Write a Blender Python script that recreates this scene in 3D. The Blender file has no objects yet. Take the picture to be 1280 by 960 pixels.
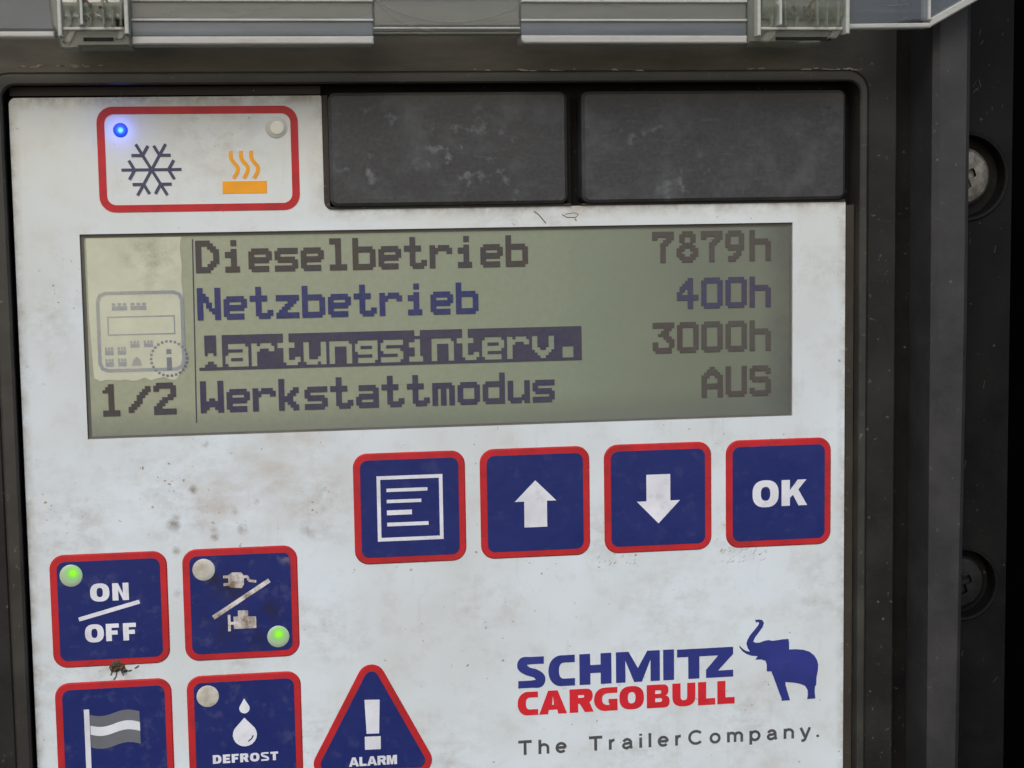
import bpy, math, random
from mathutils import Vector, Matrix
from mathutils.geometry import tessellate_polygon

random.seed(7)
scn = bpy.context.scene
C = scn.collection
MM = 0.001
# Panel coordinates: x to the right, y up, h out of the panel towards the viewer, all in millimetres.
def W(x, y, h=0.0): return Vector((x * MM, -h * MM, y * MM))

# ------------------------------------------------------------------ camera
cam_d = bpy.data.cameras.new('camera'); cam = bpy.data.objects.new('camera', cam_d); C.objects.link(cam)
R0 = (0.98916461, 0.01518824, -0.14602293)
R1 = (-0.02995657, 0.99458882, -0.099477)
R2 = (0.14372189, 0.10277348, 0.98426706)
def mv(r): return Vector((r[0], r[2], -r[1]))
right, up, back = mv(R0), -mv(R1), -mv(R2)
cam.matrix_world = Matrix(((right.x, up.x, back.x, -31.7293 * MM), (right.y, up.y, back.y, -209.7743 * MM),
                           (right.z, up.z, back.z, 20.53245 * MM), (0, 0, 0, 1)))
cam_d.sensor_width = 36; cam_d.lens = 2137.185 / 1280 * 36
cam_d.clip_start = 0.005; cam_d.clip_end = 50
scn.camera = cam

# ------------------------------------------------------------------ daylight
world = bpy.data.worlds.new('World'); scn.world = world; world.use_nodes = True
wn = world.node_tree; bg = wn.nodes['Background']
sky = wn.nodes.new('ShaderNodeTexSky'); sky.sky_type = 'NISHITA'; sky.sun_disc = False
SUN_EL, SUN_AZ = 40, 200
sky.sun_elevation = math.radians(SUN_EL); sky.sun_rotation = math.radians(SUN_AZ)
sky.air_density = 1.0; sky.dust_density = 2.5; sky.ozone_density = 1.0
wn.links.new(sky.outputs[0], bg.inputs[0]); bg.inputs[1].default_value = 0.12
sun_d = bpy.data.lights.new('sun', 'SUN'); sun = bpy.data.objects.new('sun', sun_d); C.objects.link(sun)
sun_d.energy = 1.3; sun_d.angle = math.radians(28); sun_d.color = (1.0, 0.975, 0.93)
az, el = math.radians(SUN_AZ), math.radians(SUN_EL)
to_sun = Vector((math.sin(az) * math.cos(el), math.cos(az) * math.cos(el), math.sin(el)))
sun.rotation_euler = to_sun.to_track_quat('Z', 'Y').to_euler()
scn.view_settings.view_transform = 'Standard'; scn.view_settings.look = 'None'
scn.view_settings.gamma = 1; scn.view_settings.exposure = 0.07; scn.view_settings.use_curve_mapping = False

# ------------------------------------------------------------------ materials
def srgb(r, g, b):
    f = lambda c: (c / 255 / 12.92) if c / 255 <= 0.04045 else ((c / 255 + 0.055) / 1.055) ** 2.4
    return (f(r), f(g), f(b), 1)
class NT:
    def __init__(s, name):
        s.m = bpy.data.materials.new(name); s.m.use_nodes = True; s.t = s.m.node_tree
        s.b = s.t.nodes['Principled BSDF']; s.out = s.t.nodes['Material Output']
        s.geo = s.n('ShaderNodeNewGeometry')
    def n(s, kind, **kw):
        q = s.t.nodes.new(kind)
        for k, v in kw.items(): setattr(q, k, v)
        return q
    def l(s, a, b): s.t.links.new(a, b)
    def noise(s, scale, detail=4, rough=0.6, stretch=None, seed=0.0):
        mp = s.n('ShaderNodeMapping'); mp.inputs['Location'].default_value = (seed, seed * .7, seed * 1.3)
        if stretch: mp.inputs['Scale'].default_value = stretch
        s.l(s.geo.outputs['Position'], mp.inputs[0])
        q = s.n('ShaderNodeTexNoise'); q.inputs['Scale'].default_value = scale
        q.inputs['Detail'].default_value = detail; q.inputs['Roughness'].default_value = rough
        s.l(mp.outputs[0], q.inputs['Vector']); return q.outputs['Fac']
    def ramp(s, fac, a, b, va=0.0, vb=1.0):
        q = s.n('ShaderNodeMapRange'); q.clamp = True
        for k, v in zip((1, 2, 3, 4), (a, b, va, vb)): q.inputs[k].default_value = v
        s.l(fac, q.inputs[0]); return q.outputs[0]
    def mix(s, fac, a, b):
        q = s.n('ShaderNodeMix', data_type='RGBA')
        for v, i in ((fac, 0), (a, 6), (b, 7)):
            if isinstance(v, (float, int)): q.inputs[i].default_value = v
            elif isinstance(v, tuple): q.inputs[i].default_value = v
            else: s.l(v, q.inputs[i])
        return q.outputs[2]
    def math(s, op, a, b=None):
        q = s.n('ShaderNodeMath', operation=op)
        for v, i in ((a, 0), (b, 1)):
            if v is None: continue
            if isinstance(v, (float, int)): q.inputs[i].default_value = v
            else: s.l(v, q.inputs[i])
        return q.outputs[0]
    def bump(s, fac, strength=0.3, dist=0.05):
        q = s.n('ShaderNodeBump'); q.inputs['Strength'].default_value = strength
        q.inputs['Distance'].default_value = dist * MM
        s.l(fac, q.inputs['Height']); s.l(q.outputs[0], s.b.inputs['Normal'])
    def facing(s, lo, hi):
        q = s.n('ShaderNodeLayerWeight'); q.inputs[0].default_value = .5
        return s.ramp(s.math('POWER', q.outputs['Facing'], 3.0), 0, 1, lo, hi)
    def pos(s, axis):
        q = s.n('ShaderNodeSeparateXYZ'); s.l(s.geo.outputs['Position'], q.inputs[0]); return q.outputs[axis]
    def spot(s, x, y, r0, r1):
        d = s.n('ShaderNodeVectorMath', operation='DISTANCE')
        fl = s.n('ShaderNodeVectorMath', operation='MULTIPLY'); fl.inputs[1].default_value = (1, 0, 1)
        s.l(s.geo.outputs['Position'], fl.inputs[0]); s.l(fl.outputs[0], d.inputs[0])
        d.inputs[1].default_value = (x * MM, 0, y * MM)
        return s.ramp(d.outputs['Value'], r0 * MM, r1 * MM, 1, 0)
    def base(s, v, rough=0.5, spec=0.5):
        if isinstance(v, tuple): s.b.inputs['Base Color'].default_value = v
        else: s.l(v, s.b.inputs['Base Color'])
        s.b.inputs['Roughness'].default_value = rough; s.b.inputs['Specular IOR Level'].default_value = spec

def panel_white():
    m = NT('white keypad sheet')
    big = m.ramp(m.noise(45, 3, .6), .38, .68); mid = m.ramp(m.noise(260, 5, .7, seed=3), .52, .8)
    fine = m.ramp(m.noise(1500, 3, .7, seed=5), .62, .8); speck = m.ramp(m.noise(1100, 2, .5, seed=11), .70, .76)
    col = m.mix(big, srgb(220, 231, 239), srgb(208, 215, 217))
    col = m.mix(m.math('MULTIPLY', mid, .36), col, srgb(176, 166, 150))
    col = m.mix(m.math('MULTIPLY', fine, .22), col, srgb(170, 165, 155))
    col = m.mix(m.math('MULTIPLY', speck, .55), col, srgb(96, 88, 80))
    # yellowed, dusty strip along the top of the sheet, where grime runs off the frame
    top = m.math('MULTIPLY', m.ramp(m.pos(2), 8 * MM, 34 * MM), m.ramp(m.noise(90, 3, .6, seed=8), .3, .7, .35, .8))
    col = m.mix(top, col, srgb(210, 208, 192))
    # rubbed, dirty places
    tot = None
    for (x, y, r, a) in ((-40, -13, 15, .35), (-55, -17, 8, .6), (-57, -36, 6, .6), (-36, -35, 5, .6), (-25, -31, 7, .5), (-27, -44, 5, .5), (-10, -50, 9, .45), (20, -31, 12, .35), (39, -30, 7, .5), (39.5, 12, 5, .4), (-57, 8, 6, .5), (-36, 29, 9, .5), (-44, -12.5, 9, .4), (-25, -16, 6, .7), (-41, -15.5, 6, .7), (-50, -35, 4, .8), (28.5, -21.5, 5, .8), (11, -21.5, 5, .6), (-38, 31, 5, .6), (30, -46, 9, .5), (15, -50, 10, .45),
                         (2, 19.5, 12, .5), (-5, -30, 8, .35), (-58, -20, 4, .5), (34, -3, 4, .3)):
        s = m.math('MULTIPLY', m.spot(x, y, 0, r), a); tot = s if tot is None else m.math('MAXIMUM', tot, s)
    sm = m.ramp(m.noise(330, 6, .72, stretch=(1, 1, 1.5), seed=21), .44, .72)
    col = m.mix(m.math('MULTIPLY', m.math('MULTIPLY', tot, sm), .85), col, srgb(134, 116, 98))
    # soft brown dabs and one broad wiped smear under the display
    soft = m.ramp(m.noise(170, 4, .6, stretch=(1, 1, 2.2), seed=51), .34, .66)
    broad = m.math('MAXIMUM', m.spot(-29, -11.2, 1, 10), m.math('MULTIPLY', m.spot(-37, -15, 1, 7), .7))
    col = m.mix(m.math('MULTIPLY', m.math('MULTIPLY', broad, soft), .62), col, srgb(178, 162, 146))
    dn = m.ramp(m.noise(900, 4, .7, seed=61), .32, .58); dabs = None
    for (x, y, r, a) in ((-43.1, -17.4, .75, 1), (-42.8, -16.6, .5, .6), (-40.6, -13.2, .55, .9), (-38.2, -19.1, .5, .9), (-38.3, -18.2, .45, .6), (-34.8, -18.3, .6, .9), (-39, -7.5, .4, .9), (-27, -18.5, .8, .6), (-26.5, -19.2, .6, .5), (-42.9, -20.6, .5, .8), (-35.7, -16, .4, .7), (-33, -15, .35, .7), (-42.9, -26, .5, .5)):
        t_ = m.math('MULTIPLY', m.spot(x, y, r * .3, r * 1.4), a); dabs = t_ if dabs is None else m.math('MAXIMUM', dabs, t_)
    col = m.mix(m.math('MULTIPLY', m.math('MULTIPLY', dabs, dn), .8), col, srgb(122, 106, 90))
    # grime packed along the borders of the sheet
    gn = m.ramp(m.noise(420, 5, .7, stretch=(1, 1, 1), seed=31), .38, .62)
    e1 = m.math('MULTIPLY', m.ramp(m.pos(2), 32.6 * MM, 34.3 * MM), 1.0)
    e2 = m.ramp(m.pos(0), 40.9 * MM, 42.1 * MM, 0, .7)
    e3 = m.math('MULTIPLY', m.ramp(m.pos(2), 18.9 * MM, 20.7 * MM), m.math('MULTIPLY', m.ramp(m.pos(0), -26 * MM, -22 * MM), .8))
    e4 = m.ramp(m.pos(0), -59.3 * MM, -60.5 * MM, 0, .8)
    e = m.math('MAXIMUM', m.math('MAXIMUM', e1, e2), m.math('MAXIMUM', e3, e4))
    col = m.mix(m.math('MULTIPLY', m.math('MULTIPLY', e, gn), .75), col, srgb(140, 124, 100))
    streak = m.ramp(m.noise(260, 4, .6, stretch=(3, 1, .35), seed=41), .6, .8, 0, .28)
    col = m.mix(streak, col, srgb(170, 166, 156))
    m.base(col, .36, .4); m.bump(m.noise(1800, 2, .5), .12, .03)
    return m.m
def dark_plastic(name, c=(44, 43, 41), rough=.5, dust=.35, grain=.25, seed=0.0, spec=.2, ledge=False):
    m = NT(name)
    cl = m.ramp(m.noise(120, 4, .65, seed=seed), .4, .75); sp = m.ramp(m.noise(1500, 2, .5, seed=seed + 4), .68, .78)
    sc = m.ramp(m.noise(500, 5, .7, stretch=(1, 1, 6), seed=seed + 2), .58, .82)
    base = srgb(*c)
    col = m.mix(m.math('MULTIPLY', cl, dust), base, srgb(c[0] + 22, c[1] + 21, c[2] + 18))
    col = m.mix(m.math('MULTIPLY', sc, dust * .7), col, srgb(c[0] + 34, c[1] + 34, c[2] + 32))
    col = m.mix(m.math('MULTIPLY', sp, dust), col, srgb(120, 118, 112))
    if ledge:      # grey dust on the upper ledge, also painted lighter against the cover's shadow
        lm = m.math('MULTIPLY', m.ramp(m.pos(2), 35.5 * MM, 37 * MM), m.math('MULTIPLY', m.ramp(m.pos(0), 47 * MM, 36 * MM), m.ramp(m.noise(150, 5, .7, stretch=(.5, 1, 2), seed=7), .25, .65, .45, 1)))
        col = m.mix(lm, col, srgb(104, 100, 90))
    m.base(col, rough, spec); m.bump(m.noise(2600, 3, .6, seed=seed), grain, .05)
    m.l(m.ramp(cl, 0, 1, rough - .06, rough + .15), m.b.inputs['Roughness'])
    return m.m
def cap_plastic():
    m = NT('scuffed charcoal plastic')
    a = m.ramp(m.noise(190, 4, .7, seed=2), .48, .75); b = m.ramp(m.noise(420, 3, .6, seed=9), .60, .74); g = m.ramp(m.noise(2200, 2, .5), .35, .65)
    dk = m.ramp(m.noise(330, 3, .6, seed=14), .66, .78)
    col = m.mix(g, srgb(52, 53, 54), srgb(60, 60, 62))
    col = m.mix(m.math('MULTIPLY', a, .75), col, srgb(84, 87, 89))
    where = None
    for (x, y, r, k) in ((-7, 27, 8, 1.0), (-19, 26, 5, .8), (-2, 24.5, 6, .9), (16, 27, 6, .9), (21, 23.5, 5, .8), (28, 25, 5, .5), (-16, 30, 6, .6)):
        s = m.math('MULTIPLY', m.spot(x, y, 0, r), k); where = s if where is None else m.math('MAXIMUM', where, s)
    col = m.mix(m.math('MULTIPLY', m.math('MULTIPLY', b, where), 1.0), col, srgb(122, 130, 136))
    col = m.mix(m.math('MULTIPLY', dk, .7), col, srgb(40, 39, 38))
    dr = m.ramp(m.noise(900, 4, .7, stretch=(.35, 1, 2.2), seed=23), .56, .8, 0, .45)
    col = m.mix(dr, col, srgb(96, 97, 98))
    edge = m.math('MULTIPLY', m.ramp(m.pos(2), 32.2 * MM, 34.6 * MM), .6)
    col = m.mix(edge, col, srgb(74, 70, 60))
    m.base(col, .52, .45); m.bump(m.noise(2400, 3, .65), .3, .05)
    return m.m
def ink(name, c, worn=(150, 130, 105), amt=.25, rough=.45, seed=0., thr=.55):
    m = NT(name)
    w = m.ramp(m.noise(420, 5, .7, seed=seed), thr, thr + .22); g = m.ramp(m.noise(150, 3, .6, seed=seed + 3), .3, .7)
    c2 = tuple(min(255, v * 1.12 + 3) for v in c)
    col = m.mix(g, srgb(*c), srgb(*c2)); col = m.mix(m.math('MULTIPLY', w, amt), col, srgb(*worn))
    m.base(col, rough, .4); m.bump(m.noise(1600, 2, .5), .1, .03)
    return m.m
def button_blue():
    m = NT('printed blue key face')
    g = m.ramp(m.noise(170, 4, .6, seed=1), .35, .7); w = m.ramp(m.noise(480, 4, .7, seed=6), .55, .8)
    col = m.mix(g, srgb(32, 44, 106), srgb(40, 50, 112))
    left = m.math('MULTIPLY', m.ramp(m.pos(0), -20 * MM, -30 * MM), w)      # the older, scuffed keys on the left
    col = m.mix(m.math('MULTIPLY', w, .10), col, srgb(110, 114, 140))
    col = m.mix(m.math('MULTIPLY', left, .13), col, srgb(128, 130, 160))
    d = None
    for (x, y, r) in ((-38.4, -29.2, 2.6), (-37.6, -31.0, 2.2), (-33.5, -32.6, 2.2), (-36.5, -25.5, 3.0), (-38.5, -24.3, 1.4), (-31.5, -28.6, 2)):
        s = m.spot(x, y, .2, r); d = s if d is None else m.math('MAXIMUM', d, s)
    d = m.math('MULTIPLY', d, m.ramp(m.noise(300, 3, .6, seed=17), .36, .58))
    col = m.mix(m.math('MULTIPLY', d, .75), col, srgb(44, 42, 52))
    sp = m.math('MULTIPLY', m.spot(-29.6, -21.9, .1, 1.3), m.ramp(m.noise(900, 2, .5), .42, .6))
    col = m.mix(m.math('MULTIPLY', sp, .6), col, srgb(140, 135, 150))
    m.base(col, .33, .45); m.bump(m.noise(140, 4, .6), .35, .25)
    m.l(m.ramp(w, 0, 1, .28, .5), m.b.inputs['Roughness'])
    return m.m
def lcd_glass():
    m = NT('grey green liquid crystal')
    g = m.ramp(m.noise(60, 4, .6), .3, .7); f = m.ramp(m.noise(1400, 2, .6, seed=4), .3, .7)
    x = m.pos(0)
    col = m.mix(m.ramp(x, -40 * MM, 8 * MM), srgb(164, 170, 148), srgb(134, 146, 129))  # glare on the glass, fading to the right, painted into the colour
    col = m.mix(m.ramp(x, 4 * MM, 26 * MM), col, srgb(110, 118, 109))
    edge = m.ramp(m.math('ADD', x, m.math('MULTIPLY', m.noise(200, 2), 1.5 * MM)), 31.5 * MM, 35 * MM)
    col = m.mix(edge, col, srgb(84, 88, 90))           # dark end of the reflection at the right edge, painted in
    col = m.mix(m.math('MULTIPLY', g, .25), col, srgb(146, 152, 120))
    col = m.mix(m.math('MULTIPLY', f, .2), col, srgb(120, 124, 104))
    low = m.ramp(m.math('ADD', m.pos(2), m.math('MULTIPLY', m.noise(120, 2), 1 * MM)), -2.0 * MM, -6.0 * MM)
    col = m.mix(m.math('MULTIPLY', low, .6), col, srgb(96, 100, 98))  # darker reflection along the bottom, mixed into the colour
    m.base(col, .5, .3)
    return m.m
def lcd_ink(name, a, b, seed=0.):
    m = NT(name)
    g = m.ramp(m.noise(110, 3, .6, seed=seed), .35, .65); f = m.ramp(m.noise(1800, 2, .6), .3, .7)
    col = m.mix(g, srgb(*a), srgb(*b)); col = m.mix(m.math('MULTIPLY', f, .18), col, srgb(104, 100, 90))
    m.base(col, .5, .3); return m.m
def pane_glass():
    m = NT('clear display window')
    tr = m.n('ShaderNodeBsdfTransparent'); gl = m.n('ShaderNodeBsdfGlossy'); gl.inputs['Roughness'].default_value = .12
    mx = m.n('ShaderNodeMixShader')
    m.l(m.facing(.02, .5), mx.inputs[0]); m.l(tr.outputs[0], mx.inputs[1]); m.l(gl.outputs[0], mx.inputs[2]); m.l(mx.outputs[0], m.out.inputs[0])
    return m.m
def haze_film():
    m = NT('pale translucent film')
    df = m.n('ShaderNodeBsdfDiffuse'); tr = m.n('ShaderNodeBsdfTransparent'); mx = m.n('ShaderNodeMixShader')
    st = m.ramp(m.noise(330, 5, .7, seed=2), .46, .74)
    sp = m.math('MULTIPLY', m.spot(-44.5, 14.8, 1, 5.5), st)
    col = m.mix(sp, srgb(250, 252, 230), srgb(186, 184, 158)); m.l(col, df.inputs[0])
    fac = m.ramp(m.noise(160, 3, .6, seed=5), .3, .7, .42, .56); m.l(fac, mx.inputs[0])
    m.l(tr.outputs[0], mx.inputs[1]); m.l(df.outputs[0], mx.inputs[2]); m.l(mx.outputs[0], m.out.inputs[0])
    return m.m
def clear_plastic(name, tint, clear, rough=.12, seed=0., streak=(1, 1, 1)):
    """scratched polycarbonate: part clear, part milky, with a glossy skin"""
    m = NT(name)
    df = m.n('ShaderNodeBsdfDiffuse'); tl = m.n('ShaderNodeBsdfTranslucent'); tr = m.n('ShaderNodeBsdfTransparent')
    gl = m.n('ShaderNodeBsdfGlossy'); gl.inputs['Roughness'].default_value = rough
    n1 = m.ramp(m.noise(260, 5, .75, stretch=streak, seed=seed), .35, .75)
    col = m.mix(n1, srgb(*tint), srgb(*[min(255, v + 26) for v in tint])); m.l(col, df.inputs[0]); m.l(col, tl.inputs[0])
    a = m.n('ShaderNodeMixShader'); a.inputs[0].default_value = .4; m.l(df.outputs[0], a.inputs[1]); m.l(tl.outputs[0], a.inputs[2])
    b = m.n('ShaderNodeMixShader'); m.l(m.ramp(n1, 0, 1, 1 - clear, 1 - clear + .15), b.inputs[0]); m.l(tr.outputs[0], b.inputs[1]); m.l(a.outputs[0], b.inputs[2])
    c = m.n('ShaderNodeMixShader')
    m.l(m.facing(.06, .8), c.inputs[0]); m.l(b.outputs[0], c.inputs[1]); m.l(gl.outputs[0], c.inputs[2]); m.l(c.outputs[0], m.out.inputs[0])
    bp = m.n('ShaderNodeBump'); bp.inputs['Strength'].default_value = .25; bp.inputs['Distance'].default_value = .1 * MM
    m.l(m.noise(400, 3, .6, stretch=streak, seed=seed), bp.inputs['Height'])
    for q in (df, gl): m.l(bp.outputs[0], q.inputs['Normal'])
    return m.m
def led(name, x, y, h, core, rim, lens, strength, r0, r1, dark=None):
    """LED diffuser lens: it gives off light, most of it right over the die"""
    m = NT(name)
    d = m.n('ShaderNodeVectorMath', operation='DISTANCE'); d.inputs[1].default_value = W(x, y, h)
    m.l(m.geo.outputs['Position'], d.inputs[0])
    a = m.ramp(d.outputs['Value'], 0, r0 * MM, 1, 0); b = m.ramp(d.outputs['Value'], 0, r1 * MM, 1, 0)
    m.base(m.mix(m.ramp(d.outputs['Value'], .15 * MM, r0 * 1.15 * MM, 1, 0), lens, dark or lens), .35, .5)
    m.l(m.mix(a, rim, core), m.b.inputs['Emission Color'])
    m.l(m.math('MULTIPLY', m.math('POWER', b, 1.6), strength), m.b.inputs['Emission Strength'])
    return m.m

M_white = panel_white()
M_red = ink('printed red key border', (176, 34, 40), (120, 42, 46), .5, seed=2, thr=.48)
M_redlogo = ink('printed red lettering', (196, 34, 46), (214, 120, 120), .2, seed=6)
M_blue = button_blue()
M_bluelogo = ink('printed blue lettering', (42, 50, 122), (100, 104, 150), .2, seed=7)
M_print = ink('printed white symbol', (206, 209, 218), (150, 142, 130), .45, seed=1)
M_worn = ink('worn white symbol', (204, 202, 200), (120, 100, 78), .95, seed=12, thr=.42)
M_slate = ink('printed slate symbol', (66, 66, 90), (110, 105, 110), .3, seed=4)
M_orange = ink('printed orange symbol', (222, 150, 28), (190, 140, 70), .4, seed=5)
M_greyflag = ink('printed grey flag band', (98, 101, 108), (130, 128, 130), .35, seed=9)
M_slogan = ink('printed dark grey lettering', (72, 74, 77), (140, 138, 135), .4, seed=10)
M_frame = dark_plastic('black moulded plastic', (34, 34, 34), .46, .5, .25, 0, .25, True)
M_lip = dark_plastic('worn black plastic edge', (54, 53, 50), .42, .6, .15, 3, .35, True)
M_rib = dark_plastic('grey black moulded rib', (52, 52, 54), .42, .5, .5, 6, .35)
M_deep = dark_plastic('black plastic in groove', (15, 15, 16), .5, .25, .4, 9, .2)
M_flange = dark_plastic('black textured flange', (17, 17, 18), .5, .3, .5, 12, .15)
M_pit = dark_plastic('black plastic below keypad', (14, 13, 12), .6, .3, .2, 15)
M_cap = cap_plastic()
M_rim = dark_plastic('brown grey gasket', (58, 54, 49), .6, .5, .3, 18)
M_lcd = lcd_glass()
M_lcdframe = ink('dark display edge', (88, 86, 82), (120, 112, 100), .4, seed=3)
M_pane = pane_glass()
M_film = haze_film()
M_inkbrown = lcd_ink('display segment brown', (74, 68, 64), (64, 64, 78))
M_inkblue = lcd_ink('display segment blue', (40, 52, 108), (56, 60, 110), 2)
M_inkviolet = lcd_ink('display segment violet', (60, 58, 88), (70, 68, 86), 4)
M_inkright = lcd_ink('display segment faded', (80, 74, 73), (84, 82, 80), 6)
M_ghost = lcd_ink('display segment ghost', (168, 171, 166), (146, 153, 160), 8)
M_clear = clear_plastic('clear grey cover plastic', (132, 146, 168), .68, .10, 0., (.3, 1, 3))
M_milky = clear_plastic('milky cover plastic', (144, 144, 134), .5, .16, 4, (.25, 1, 4))
M_edge = clear_plastic('bright cover edge', (238, 238, 230), .05, .2, 8, (1, 1, 4))  # white tint stands in for light carried out through the cover's edges
M_tray = clear_plastic('hinge cover plastic', (172, 176, 160), .45, .1, 11, (3, 1, 1))
def glassy(mat, share):
    t = mat.node_tree; out = t.nodes['Material Output']; old = out.inputs[0].links[0].from_socket
    g = t.nodes.new('ShaderNodeBsdfGlass'); g.inputs['Roughness'].default_value = .06; g.inputs['IOR'].default_value = 1.5; g.inputs[0].default_value = (.93, .96, .92, 1)
    mx = t.nodes.new('ShaderNodeMixShader'); mx.inputs[0].default_value = share
    t.links.new(old, mx.inputs[1]); t.links.new(g.outputs[0], mx.inputs[2]); t.links.new(mx.outputs[0], out.inputs[0])
glassy(M_tray, .55); glassy(M_clear, .25); glassy(M_edge, .3); glassy(M_milky, .3)
M_black = dark_plastic('unlit black backdrop', (2, 2, 2), .95, .0, .0, 0, .02)
def metal(name, c, rough, seed):
    m = NT(name); g = m.ramp(m.noise(700, 4, .7, seed=seed), .35, .7)
    col = m.mix(g, srgb(*c), srgb(*[v * .55 for v in c])); m.base(col, rough, .5); m.b.inputs['Metallic'].default_value = .6
    m.bump(m.noise(1500, 3, .6), .4, .05); return m.m
M_steel = metal('dirty steel', (150, 146, 136), .45, 1)
M_blacksteel = metal('blackened steel', (52, 52, 54), .5, 2)
M_dirt = ink('dried brown dirt', (84, 70, 58), (60, 48, 40), .6, .8, seed=3)
M_speck = ink('dust speck', (160, 150, 136), (132, 120, 108), .6, .8, seed=13)

# ------------------------------------------------------------------ mesh helpers
ROOT = (0.0, -62.0, 0.0)
class MB:
    def __init__(s): s.v = []; s.f = []
    def prism(s, outer, h0, h1, holes=(), cham=0.0):
        """outline in panel mm, raised from h0 to h1, with an optional chamfer round its top"""
        loops = [ccw(outer)] + [ccw(h)[::-1] for h in holes]
        top = []
        for L in loops:
            n = len(L); b = len(s.v)
            s.v += [(x, y, h0) for x, y in L]
            if cham > 0:
                s.v += [(x, y, h1 - cham) for x, y in L]
                I = inset(L, cham); s.v += [(x, y, h1) for x, y in I]; rings = 3; top.append(I)
            else:
                s.v += [(x, y, h1) for x, y in L]; rings = 2; top.append(L)
            for r in range(rings - 1):
                for i in range(n):
                    j = (i + 1) % n
                    s.f.append((b + r * n + i, b + r * n + j, b + (r + 1) * n + j, b + (r + 1) * n + i))
        base = len(s.v); flat = []
        for L in top: flat += L
        s.v += [(x, y, h1) for x, y in flat]
        for t in tessellate_polygon([[Vector((x, y, 0)) for x, y in L] for L in top]):
            a, b_, c = (flat[i] for i in t)
            cr = (b_[0] - a[0]) * (c[1] - a[1]) - (b_[1] - a[1]) * (c[0] - a[0])
            t = t if cr > 0 else t[::-1]
            s.f.append(tuple(base + i for i in t))
        return s
    def lathe(s, x, y, prof, n=32):
        """prof: list of (radius, h) from the outside in; last radius may be 0"""
        b = len(s.v)
        for r, h in prof:
            for i in range(n):
                a = 2 * math.pi * i / n; s.v.append((x + r * math.cos(a), y + r * math.sin(a), h))
        for k in range(len(prof) - 1):
            for i in range(n):
                j = (i + 1) % n; s.f.append((b + k * n + i, b + k * n + j, b + (k + 1) * n + j, b + (k + 1) * n + i))
        return s
    def barrel(s, x0, x1, y, h, r, n=20):
        b = len(s.v)
        for X in (x0, x1):
            for i in range(n):
                a = 2 * math.pi * i / n; s.v.append((X, y + r * math.sin(a), h + r * math.cos(a)))
        for i in range(n):
            j = (i + 1) % n; s.f.append((b + i, b + n + i, b + n + j, b + j))
        s.f.append(tuple(b + i for i in range(n))); s.f.append(tuple(b + n + i for i in range(n))[::-1])
        return s
    def build(s, name, mat, parent, smooth=False, label=None):
        me = bpy.data.meshes.new(name)
        off = W(*ROOT) if parent is not None else Vector((0, 0, 0))
        me.from_pydata([tuple(W(*p) - off) for p in s.v], [], s.f); me.materials.append(mat)
        if smooth:
            for p in me.polygons: p.use_smooth = True
            me.set_sharp_from_angle(angle=math.radians(35))
        me.update(); o = bpy.data.objects.new(name, me); C.objects.link(o)
        if parent is not None:
            o.parent = parent if isinstance(parent, bpy.types.Object) else None
        if label: o['label'] = label
        return o
def area(L): return sum(L[i][0] * L[(i + 1) % len(L)][1] - L[(i + 1) % len(L)][0] * L[i][1] for i in range(len(L))) / 2
def ccw(L): L = [tuple(p) for p in L]; return L if area(L) > 0 else L[::-1]
def inset(L, d):
    out = []; n = len(L)
    for i in range(n):
        p, q, r = Vector(L[i - 1]), Vector(L[i]), Vector(L[(i + 1) % n])
        a = (q - p).normalized(); b = (r - q).normalized()
        na = Vector((-a.y, a.x)); nb = Vector((-b.y, b.x)); m = (na + nb)
        k = max(.4, m.dot(na)); v = q + m * (d / k); out.append((v.x, v.y))
    return out
def rrect(x0, y0, x1, y1, r=0.0, n=6):
    if r <= 0: return [(x0, y0), (x1, y0), (x1, y1), (x0, y1)]
    P = []
    for cx, cy, a0 in ((x1 - r, y0 + r, -90), (x1 - r, y1 - r, 0), (x0 + r, y1 - r, 90), (x0 + r, y0 + r, 180)):
        for i in range(n + 1):
            a = math.radians(a0 + 90 * i / n); P.append((cx + r * math.cos(a), cy + r * math.sin(a)))
    return P
def rounded(poly, rs, n=6):
    """polygon with each corner rounded by its own radius"""
    out = []; N = len(poly)
    if not isinstance(rs, (list, tuple)): rs = [rs] * N
    for i in range(N):
        p, q, s = Vector(poly[i - 1]), Vector(poly[i]), Vector(poly[(i + 1) % N]); r = rs[i]
        if r <= 0: out.append((q.x, q.y)); continue
        a = (p - q).normalized(); b = (s - q).normalized(); th = a.angle(b); t = r / math.tan(th / 2)
        c = q + (a + b).normalized() * (r / math.sin(th / 2)); A = q + a * t; B = q + b * t
        a0 = math.atan2(A.y - c.y, A.x - c.x); a1 = math.atan2(B.y - c.y, B.x - c.x); d = (a1 - a0 + math.pi) % (2 * math.pi) - math.pi
        for k in range(n + 1):
            u = a0 + d * k / n; out.append((c.x + r * math.cos(u), c.y + r * math.sin(u)))
    return out
def circle(x, y, r, n=32, ry=None): ry = ry or r; return [(x + r * math.cos(2 * math.pi * i / n), y + ry * math.sin(2 * math.pi * i / n)) for i in range(n)]
def stroke(pts, w):
    """outline of a line of width w (number, or one per point), butt ends"""
    n = len(pts); ws = w if isinstance(w, (list, tuple)) else [w] * n; L = []; Rr = []
    for i in range(n):
        p = Vector(pts[i]); a = (p - Vector(pts[i - 1])).normalized() if i else None
        b = (Vector(pts[i + 1]) - p).normalized() if i < n - 1 else None
        a = a or b; b = b or a; na = Vector((-a.y, a.x)); nb = Vector((-b.y, b.x)); m = na + nb; v = m / max(.5, m.dot(na)) * (ws[i] / 2)
        L.append(tuple(p + v)); Rr.append(tuple(p - v))
    return L + Rr[::-1]
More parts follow.
